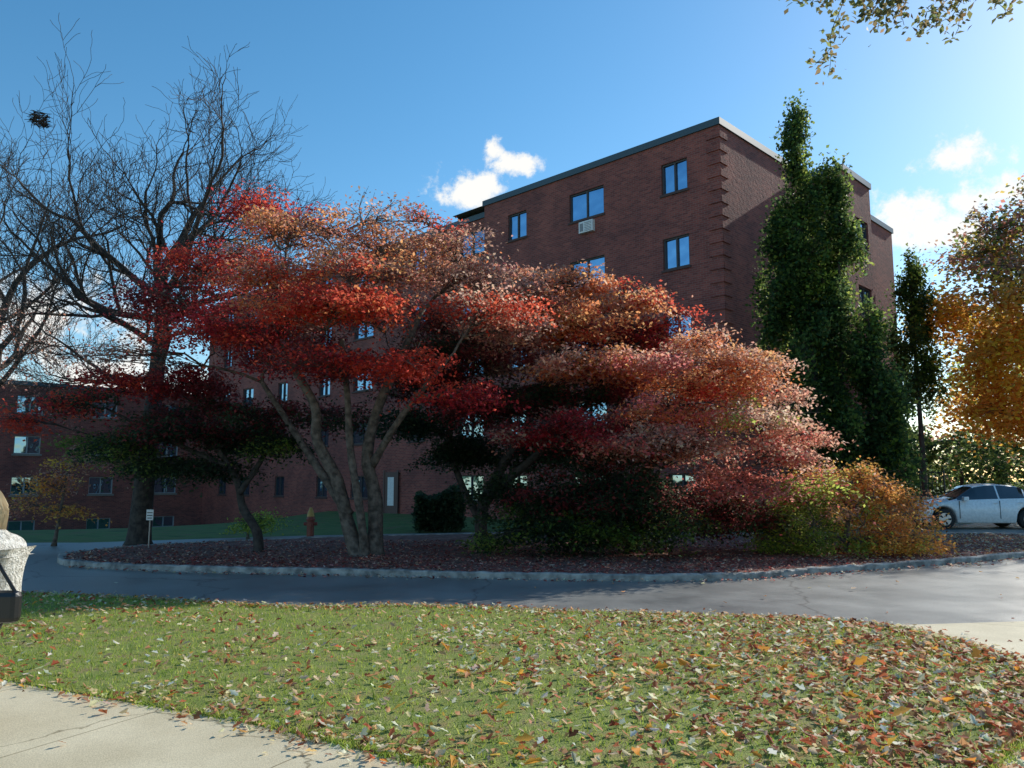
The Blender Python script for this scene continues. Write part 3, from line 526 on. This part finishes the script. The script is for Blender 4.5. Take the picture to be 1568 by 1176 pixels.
# full autumn tree at the right
rr=random.Random(51); ac=[]
for i in range(72):
    a=rr.uniform(0,6.28); u=rr.uniform(-1,1); s=math.sqrt(1-u*u); q=rr.uniform(.55,1.0)
    x=24.8+6.6*q*s*math.cos(a); y=33+5.0*q*s*math.sin(a); z=8.6+6.2*q*u
    if z<2.8 : z=2.8+rr.random()*2
    if z>9: x=max(x,20.0+(z-9)*.15)
    pal=(YL+OG+OG+YL) if z<9 else (OL+BR+YL[:1]+GN[:1])
    ac.append(cl(x,y,z,1.25,.8,pal,1.15 if z<9 else .7))
for (x,z) in ((19.3,6.2),(19.8,4.6),(20.8,5.4),(20.6,7.2),(21.6,3.8),(19.6,7.6),(21.5,8.2)): ac.append(cl(x,32.2,z,1.1,.7,OG+YL,1.3))
clump_tree('autumn_maple_tree',[([(25.5,33,0),(25.4,33,2),(25.2,33,5),(25,33,9)],.35,.1),([(25.4,33,2.2),(23.5,32.5,4),(21.5,32,6)],.16,.06),([(25.3,33,4),(23.8,33,6.5),(22.5,33.2,10)],.16,.06)],ac,leaf=.2,dens=.34,seed=52,sub=.45,subz=.32,wd=.4,ns=14,rb=.09)
E=empty('autumn_maple_tree'); mb=MB(); tips=[]; rr=random.Random(33); b=Vector((33,46,0)); mb.tube([b,b+Vector((0,0,3))],[.4,.25],10)
for i in range(8): grow(mb,tips,b+Vector((0,0,2.7)),Vector((math.cos(i*.8),math.sin(i*.8),rr.uniform(.3,1.3))).normalized(),4.2,.12,1,4,rr,.05,5,.7,(3,4),(.55,.78))
mb.obj('trunk_and_branches',M_bark,E,smooth=True); tip_leaves(E,tips,5,.3,.24,YG+YL+GN)
E=empty('oak_tree'); mb=MB(); tips=[]; rr=random.Random(40)
mb.tube([(8.6,2.6,0),(8.5,2.6,3),(8.3,2.7,6),(8.2,2.8,8)],[.34,.28,.22,.14],10)
br=catmull([(8.35,2.7,5.2),(6.8,3.9,6.3),(5.2,5.0,6.65),(4.2,5.7,6.3),(3.55,6.1,5.95)],4,closed=False); mb.tube(br,[.08-.0042*i for i in range(len(br))],6)
for b,d,L in [(-1,(-.9,.3,-.35),.75),(-2,(-.6,-.2,-.5),.6),(-4,(-.4,.4,-.9),.55),(-3,(-1,.0,.0),.7),(-6,(.2,.6,-.5),.5)]:
    grow(mb,tips,Vector(br[b]),Vector(d).normalized(),L,.014,3,5,rr,-.02,4,.7,(3,3),(.5,.7),.2,.0025)
tl=list(tips); tips=[]
for z,d in ((7,(.7,-.6,.6)),(6.4,(.9,.2,.5)),(8,(-.1,-.5,1)),(7.5,(-.2,-.9,.5))):
    grow(mb,tips,Vector((8.3,2.75,z)),Vector(d).normalized(),2.2,.08,2,4,rr,.03,5,.7,(3,3),(.6,.7))
mb.obj('trunk_and_branches',M_barkd,E,smooth=True)
tip_leaves(E,tl,6,.05,.06,OL,.2,.3); tip_leaves(E,tips,4,.15,.1,OL+BR,.2)
def mass(name,segs,pal,leaf,n):
    E=empty(name); C=[]; mb=MB()
    for (x,y,r,h) in segs:
        k=int(n*r*h/12); g=NR.normal(size=(k,3)); g/=np.linalg.norm(g,axis=1)[:,None]; g*=NR.uniform(.6,1,(k,1))**.5
        lump=1+.2*np.sin(g[:,0]*5+x)*np.cos(g[:,2]*6+y)
        c=g*np.array([r,r,h*.52])*lump[:,None]+np.array([x,y,h*.5]); C.append(c[c[:,2]>0]); mb.tube([(x,y,-.1),(x+.1,y,h*.5)],[.15,.08],6)
    C=np.concatenate(C); leaves('foliage',C,NR.uniform(.7,1.3,len(C))*leaf,pick(len(C),pal),M_leaf,E,.3); mb.obj('trunks',M_barkd,E)
mass('distant_trees',[(22+i*3.1,44+R.uniform(-2,2),2.5,R.uniform(3.8,5.4)) for i in range(9)],GN+DG+GN,.24,3200)
mass('distant_trees',[(-60+i*6,90+R.uniform(-4,4),4.5,R.uniform(6,9)) for i in range(26)],GN+BR+DG,.55,350)
# ---------------------------------------------------------------- street furniture
E=empty('fire_hydrant',(-5.5,21.7,0.0)); mb=MB(); lathe(mb,0,0,[(.15,0),(.15,.05),(.10,.06),(.095,.5),(.125,.51),(.125,.55),(.11,.57),(.09,.68),(.05,.77),(.03,.78),(.03,.84)],16)
mb.tube([(-.18,0,.42),(.18,0,.42)],[.05,.05],12); mb.tube([(0,-.16,.4),(0,.1,.4)],[.07,.07],12); mb.obj('body',plain('hydrant_red',(.22,.05,.035),.4),E,bevel=.006)
mb=MB(); lathe(mb,0,0,[(.105,.62),(.09,.72),(.055,.80),(.035,.86)],16); mb.obj('cap',plain('hydrant_yellow',(.5,.33,.10),.4),E)
E=empty('traffic_sign',(-8.2,18.0,0)); mb=MB(); mb.tube([(0,0,0),(0,0,.95)],[.016,.016],8); mb.obj('post',plain('galv',(.3,.3,.3),.4,.7),E)
mb=MB(); mb.box(-.08,.08,-.03,-.018,.7,.94); mb.obj('plate',M_white,E,bevel=.006); mb=MB(); mb.box(-.06,.06,-.034,-.0305,.86,.88); mb.box(-.06,.06,-.034,-.0305,.8,.82); mb.box(-.05,.05,-.034,-.0305,.74,.76); mb.obj('lettering',M_black,E)
E=empty('stair_railing',(0,0,0)); mb=MB()
for i in range(13):
    x=14.4+i*.15; mb.tube([(x,29.6,.9),(x,29.6,1.9)],[.012,.012],5)
for z in (1.0,1.9): mb.tube([(14.4,29.6,z),(16.2,29.6,z)],[.022,.022],6)
for x in (14.4,15.3,16.2): mb.tube([(x,29.6,0),(x,29.6,1.97)],[.03,.03],6)
mb.obj('rails',M_black,E)
mb=MB(); mb.box(14.2,16.5,29.7,31.3,-.05,.95); mb.box(16.5,16.85,29.7,31.3,-.05,.65); mb.box(16.85,17.2,29.7,31.3,-.05,.33); mb.obj('entrance_steps',M_conc,bevel=.01)
# ---------------------------------------------------------------- car
def car(loc,rz):
    E=empty('parked_car',loc,rz); w=.88; xf,xr=-1.42,1.28; wr=.36
    st=np.unique(np.concatenate([np.linspace(-2.3,2.3,93),[xf-.001,xr]]))
    hb=lambda x:np.interp(x,[-2.3,-2.2,-1.9,-1.2,-.9,0,1.2,1.9,2.2,2.3],[.55,.68,.78,.90,.93,.97,1.0,1.02,.98,.82])
    ht=lambda x:np.interp(x,[-2.3,-2.2,-1.9,-1.25,-.95,-.3,.1,.6,1.1,1.7,1.95,2.22,2.3],[.57,.71,.82,.96,1.02,1.40,1.46,1.46,1.40,1.10,1.07,1.03,.85])
    hw=lambda x:w*np.interp(abs(x),[0,1.5,2.0,2.2,2.3],[1,.985,.93,.84,.72])
    V=[];F=[];MI=[]; k=9
    for x in st:
        z0=.2+.08*max(0,abs(x)-2.0)/.3
        for c in (xf,xr):
            d=abs(x-c)
            if d<wr+.04: z0=max(z0,.33+math.sqrt((wr+.04)**2-d*d))
        z0=min(z0,.74); b=hb(x); t=max(ht(x),b+.02); W=hw(x); g=t-b
        wt=W*.9-g*.42 if g>.06 else W*.86
        pr=[(0,z0),(W*.9,z0),(W*.985,z0+.03),(W*1.0,max(z0+.06,.62)),(W*.975,b),(W*.93,b+.012),(wt,t-.035*(1 if g>.06 else .3)),(wt*.82,t),(0,t+.025)]
        for s in (1,-1):
            for y,z in pr: V.append((x,y*s,z))
    for i in range(len(st)-1):
        xm=(st[i]+st[i+1])/2
        for s in range(2):
            for j in range(k-1):
                a=i*2*k+s*k+j; b=a+2*k; F.append((a,b,b+1,a+1) if s==0 else (a,a+1,b+1,b))
                mi=0; g=ht(xm)-hb(xm)
                if j==5 and g>.1 and -.98<xm<1.62 and not(.33<xm<.4) and not(1.2<xm<1.25): mi=1
                if j in(6,7) and (-1.2<xm<-.36 or 1.15<xm<1.66): mi=1
                MI.append(mi)
    for i in (0,(len(st)-1)*2*k):
        a=[i+j for j in range(k)]+[i+k+j for j in range(k-2,0,-1)]; F.append(tuple(a)); MI.append(0)
    me=bpy.data.meshes.new('body'); me.from_pydata(V,[],F); me.materials.append(paint); me.materials.append(cg); me.polygons.foreach_set('material_index',MI); me.polygons.foreach_set('use_smooth',[True]*len(F)); me.update()
    o=bpy.data.objects.new('body',me); col.objects.link(o); o.parent=E
    T=MB();H=MB();D=MB()
    for c in (xf,xr):
        for s in (1,-1):
            y0=s*.66;y1=s*.875
            T.tube([(c,y0,.33),(c,y0+s*.02,.33),(c,y1-s*.02,.33),(c,y1,.33)],[.29,.33,.33,.29],28)
            H.tube([(c,y1-s*.01,.33),(c,y1+s*.006,.33)],[.21,.2],20)
            for q in range(5):
                an=q*1.2566; D.tube([(c+.09*math.cos(an),y1+s*.009,.33+.09*math.sin(an)),(c+.18*math.cos(an),y1+s*.009,.33+.18*math.sin(an))],[.02,.035],6)
    D.box(-2.2,2.2,-.6,.6,.22,.5)
    for s in (1,-1):
        ya=s*.885
        for x in (-.93,.36,1.18): D.box(x-.006,x+.006,min(ya-s*.03,ya+s*.002),max(ya-s*.03,ya+s*.002),.35,.93)
    T.obj('tyres',plain('rubber',(.02,.02,.02),.8),E,True); H.obj('hubcaps',plain('alloy',(.5,.5,.52),.3,.8),E); D.obj('trim',M_black,E)
    P=MB()
    for s in (1,-1): P.box(-.85,-.68,min(s*.86,s*1.02),max(s*.86,s*1.02),.93,1.06); P.box(.15,.3,min(s*.87,s*.9),max(s*.87,s*.9),.84,.87); P.box(.95,1.1,min(s*.87,s*.9),max(s*.87,s*.9),.86,.89)
    P.obj('mirrors_and_handles',paint,E,bevel=.02)
    Q=MB()
    for s in (1,-1): Q.box(-2.24,-1.95,min(s*.5,s*.79),max(s*.5,s*.79),.62,.74)
    Q.obj('headlights',plain('lamp_glass',(.6,.6,.62),.1),E,bevel=.03)
    Q=MB()
    for s in (1,-1): Q.box(2.0,2.27,min(s*.45,s*.8),max(s*.45,s*.8),.8,.95)
    Q.obj('tail_lights',plain('lamp_red',(.4,.01,.01),.15),E,bevel=.03)
paint=plain('car_paint',(.9,.9,.9),.35,0); paint.node_tree.nodes['Principled BSDF'].inputs['Coat Weight'].default_value=.4
cg=plain('car_glass',(.02,.025,.03),.05,0,.9)
car((15.7,26.9,0),math.radians(-3))
# ---------------------------------------------------------------- person
def skin(name,verts,edges,rad,mat,parent,sub=2,root=0):
    me=bpy.data.meshes.new(name); me.from_pydata(verts,edges,[]); me.materials.append(mat); o=bpy.data.objects.new(name,me); col.objects.link(o); o.parent=parent
    m=o.modifiers.new('Skin','SKIN'); m.use_smooth_shade=True
    for i,sv in enumerate(me.skin_vertices[0].data):
        r=rad[i]; sv.radius=r if isinstance(r,tuple) else (r,r); sv.use_root=(i==root)
    s=o.modifiers.new('s','SUBSURF'); s.levels=sub; s.render_levels=sub; return o
def person(loc):
    E=empty('person',loc)
    V=[(0,0,.78),(0,0,.92),(0,0,1.08),(-.01,0,1.2),(-.03,0,1.27),(-.05,0,1.34)]; Rr=[(.13,.15),(.115,.14),(.12,.16),(.10,.15),.05,.048]
    Ed=[(0,1),(1,2),(2,3),(3,4),(4,5)]
    def add(p,r,par): V.append(p); Rr.append(r); Ed.append((par,len(V)-1)); return len(V)-1
    for s,kx,fx in ((1,-.14,-.2),(-1,.03,.1)):
        h=add((0,.085*s,.72),.088,0); k=add((kx,.09*s,.42),.058,h); a=add((fx,.09*s,.1 if s>0 else .11),.036,k); f=add((fx-.02,.09*s,.045),.04,a); add((fx-.17,.095*s,.035),.03,f)
    for s in (1,-1):
        sh=add((0,.16*s,1.17),.05,3); el=add((.09 if s<0 else -.02,.22*s,.95),.04,sh); wr=add((-.1 if s<0 else -.18,.2*s,.80),.026,el); pm=add((-.15 if s<0 else -.23,.19*s,.765),.026,wr)
        px=V[pm]
        for q,(dy,ln) in enumerate(((-.024,.052),(-.008,.062),(.008,.058),(.024,.046))):
            f1=add((px[0]-.035,px[1]+dy,px[2]-.02),.009,pm); f2=add((px[0]-.035-ln*.6,px[1]+dy,px[2]-.035-ln*.5),.008,f1); add((px[0]-.03-ln*.6,px[1]+dy,px[2]-.05-ln*.9),.007,f2)
        t1=add((px[0]-.01,px[1]-.03*s,px[2]-.01),.01,pm); add((px[0]-.04,px[1]-.045*s,px[2]-.035),.008,t1)
    skn=noisy('body_and_trousers',(.015,.015,.018),(.02,.02,.024),9,.8,0); nt=skn.node_tree; L=nt.links; b=nt.nodes['Principled BSDF']
    tc=N(nt,'ShaderNodeTexCoord'); sp=N(nt,'ShaderNodeSeparateXYZ'); L.new(tc.outputs['Object'],sp.inputs[0])
    ab=N(nt,'ShaderNodeMath',operation='ABSOLUTE'); L.new(sp.outputs[1],ab.inputs[0]); gt=N(nt,'ShaderNodeMath',operation='GREATER_THAN'); gt.inputs[1].default_value=.155; L.new(ab.outputs[0],gt.inputs[0])
    g2=N(nt,'ShaderNodeMath',operation='GREATER_THAN'); g2.inputs[1].default_value=1.25; L.new(sp.outputs[2],g2.inputs[0]); mxm=N(nt,'ShaderNodeMath',operation='MAXIMUM'); L.new(gt.outputs[0],mxm.inputs[0]); L.new(g2.outputs[0],mxm.inputs[1])
    mx=N(nt,'ShaderNodeMix',data_type='RGBA'); L.new(mxm.outputs[0],mx.inputs[0]); mx.inputs[6].default_value=(.015,.015,.018,1); mx.inputs[7].default_value=(.55,.33,.25,1); L.new(mx.outputs[2],b.inputs['Base Color'])
    skin('body',V,Ed,Rr,skn,E)
    V=[(.01,0,.95),(.01,0,.70),(.01,0,.64),(0,0,1.07),(-.01,0,1.16),(-.03,0,1.23),(-.04,0,1.28)];Rr=[(.165,.19),(.175,.205),(.17,.2),(.155,.18),(.13,.16),(.08,.10),(.06,.065)];Ed=[(0,1),(1,2),(0,3),(3,4),(4,5),(5,6)]
    for s in (1,-1):
        V+= [(.01,.165*s,1.14),(.13 if s<0 else -.02,.235*s,.98),(-.03 if s<0 else -.15,.21*s,.84)];Rr+=[.078,.07,.052]; n=len(V); Ed+=[(4,n-3),(n-3,n-2),(n-2,n-1)]
    skin('fleece_jacket',V,Ed,Rr,noisy('fleece',(.45,.42,.36),(.85,.82,.75),30,.95,1.0,bscale=70,bdist=.03),E,3)
    import bmesh
    bm=bmesh.new(); bmesh.ops.create_uvsphere(bm,u_segments=32,v_segments=24,radius=1)
    for v in bm.verts:
        x,y,z=v.co; X=x*.098;Yy=y*.073;Zz=z*.112
        if x<0: X*=.93; X-=.012*max(0,-z)*(1 if z>-.8 else .5)
        if z<-.3: Yy*=1-.3*(-z-.3)
        if x<-.7 and abs(y)<.2 and -.35<z<.1: X-=.022*(1-abs(y)/.2)*(1-abs(z+.18)/.3 if abs(z+.18)<.3 else 0)
        if x<-.6 and abs(abs(y)-.38)<.16 and abs(z-.05)<.12: X+=.008
        v.co=(X,Yy,Zz)
    me=bpy.data.meshes.new('head'); bm.to_mesh(me); bm.free(); me.polygons.foreach_set('use_smooth',[True]*len(me.polygons)); sk=plain('skin',(.55,.34,.26),.55); me.materials.append(sk)
    o=bpy.data.objects.new('head',me); col.objects.link(o); o.parent=E; o.location=(-.08,0,1.43)
    F=MB()
    for s in (1,-1): F.tube([(-.167,.026*s,1.437),(-.160,.026*s,1.437)],[.004,.011],10)
    F.obj('eyes',M_black,E); F=MB(); F.tube([(-.176,-.022,1.372),(-.183,0,1.374),(-.176,.022,1.372)],[.003,.006,.003],6); F.obj('mouth',plain('lips',(.4,.12,.1)),E)
    F=MB()
    for s in (1,-1): F.tube([(-.07,.07*s,1.39),(-.06,.082*s,1.42),(-.065,.076*s,1.455)],[.008,.014,.007],8)
    F.obj('ears',sk,E,True)
    rr=random.Random(2); F=MB()
    for i in range(1800):
        a=rr.uniform(-2.2,2.2); z=rr.uniform(.05,1); r=math.sqrt(1-z*z)
        p=Vector((-.075+.105*r*math.cos(a),.083*r*math.sin(a),1.435+.118*z)); e=Vector((-.07+.112*math.cos(a)*rr.uniform(.85,1.1),.09*math.sin(a)*rr.uniform(.9,1.1),rr.uniform(1.25,1.35))); md=p.lerp(e,.5)+Vector((math.cos(a),math.sin(a),0))*.018
        F.tube([p,md,e],[.003,.003,.0015],4,False)
    F.obj('hair',plain('blonde_hair',(.55,.42,.25),.6),E)
    B=MB(); B.box(.17,.385,-.35,-.26,.70,.90); B.obj('handbag',plain('leather',(.012,.012,.014),.35),E,bevel=.035)
    B=MB(); B.tube([(.19,-.31,.88),(.2,-.33,1.03),(0.09,-.25,1.17),(.0,-.1,1.27)],[.011]*4,6); B.tube([(.36,-.31,.88),(.27,-.33,1.03),(.13,-.25,1.17),(.03,-.1,1.26)],[.011]*4,6); B.obj('bag_strap',plain('strap',(.012,.012,.014),.4),E)
person((-3.50,5.4,.006))
# ---------------------------------------------------------------- light, sky
AZ,EL=math.radians(48),math.radians(29.5)
sd=Vector((math.sin(AZ)*math.cos(EL),math.cos(AZ)*math.cos(EL),math.sin(EL)))
sun=bpy.data.lights.new('sun','SUN'); sun.energy=5; sun.angle=math.radians(.5); sun.color=(1,.95,.85); so=bpy.data.objects.new('sun',sun); col.objects.link(so); so.rotation_euler=sd.to_track_quat('Z','Y').to_euler()
wd=bpy.data.worlds.new('World'); scene.world=wd; wd.use_nodes=True; nt=wd.node_tree; L=nt.links; bg=nt.nodes['Background']
sky=N(nt,'ShaderNodeTexSky'); sky.sky_type='NISHITA'; sky.sun_disc=False; sky.sun_elevation=EL; sky.sun_rotation=AZ; sky.air_density=1.0; sky.dust_density=.25; sky.ozone_density=2.0
hs=N(nt,'ShaderNodeHueSaturation'); hs.inputs['Hue'].default_value=.49; hs.inputs['Saturation'].default_value=1.28; hs.inputs['Value'].default_value=1.15; L.new(sky.outputs[0],hs.inputs['Color'])
tc=N(nt,'ShaderNodeTexCoord'); no=N(nt,'ShaderNodeTexNoise'); no.inputs['Scale'].default_value=18; no.inputs['Detail'].default_value=10; no.inputs['Roughness'].default_value=.66; L.new(tc.outputs['Generated'],no.inputs['Vector'])
cur=None
for c,s in [((-.046,.935,.352),(.055,.07,.026)),((.006,.923,.386),(.036,.06,.014)),((-.026,.915,.400),(.016,.05,.014)),((.4785,.807,.346),(.050,.07,.022)),((.452,.842,.283),(.07,.08,.038)),((.50,.82,.300),(.05,.07,.022)),((-.56,.82,.17),(.18,.25,.06)),((-.42,.88,.10),(.14,.25,.05)),((.60,.78,.2),(.15,.2,.05))]:
    sb=N(nt,'ShaderNodeVectorMath',operation='SUBTRACT'); L.new(tc.outputs['Generated'],sb.inputs[0]); sb.inputs[1].default_value=c
    dv=N(nt,'ShaderNodeVectorMath',operation='DIVIDE'); L.new(sb.outputs[0],dv.inputs[0]); dv.inputs[1].default_value=s
    ln=N(nt,'ShaderNodeVectorMath',operation='LENGTH'); L.new(dv.outputs[0],ln.inputs[0])
    iv=N(nt,'ShaderNodeMath',operation='SUBTRACT'); iv.inputs[0].default_value=1; L.new(ln.outputs['Value'],iv.inputs[1])
    if cur is None: cur=iv
    else:
        m_=N(nt,'ShaderNodeMath',operation='MAXIMUM'); L.new(cur.outputs[0],m_.inputs[0]); L.new(iv.outputs[0],m_.inputs[1]); cur=m_
ns=N(nt,'ShaderNodeMath',operation='MULTIPLY_ADD'); L.new(no.outputs['Fac'],ns.inputs[0]); ns.inputs[1].default_value=4.2; ns.inputs[2].default_value=-2.05
sm=N(nt,'ShaderNodeMath',operation='ADD'); L.new(ns.outputs[0],sm.inputs[0]); L.new(cur.outputs[0],sm.inputs[1])
mr=N(nt,'ShaderNodeMapRange',interpolation_type='SMOOTHSTEP'); L.new(sm.outputs[0],mr.inputs['Value']); mr.inputs['From Min'].default_value=.1; mr.inputs['From Max'].default_value=.85; mr.inputs['To Max'].default_value=.97
mx=N(nt,'ShaderNodeMix',data_type='RGBA'); L.new(mr.outputs[0],mx.inputs[0]); L.new(hs.outputs[0],mx.inputs[6]); mx.inputs[7].default_value=(6.9,6.8,6.5,1)
L.new(mx.outputs[2],bg.inputs[0]); bg.inputs[1].default_value=.15
scene.view_settings.view_transform='Standard'; scene.view_settings.look='None'; scene.view_settings.exposure=0
cam=bpy.data.cameras.new('camera'); co=bpy.data.objects.new('camera',cam); col.objects.link(co); co.location=(0,0,1.6); co.rotation_euler=(math.radians(97),0,0); cam.lens=27.55; cam.sensor_width=36; cam.clip_end=3000; cam.clip_start=.05
scene.camera=co
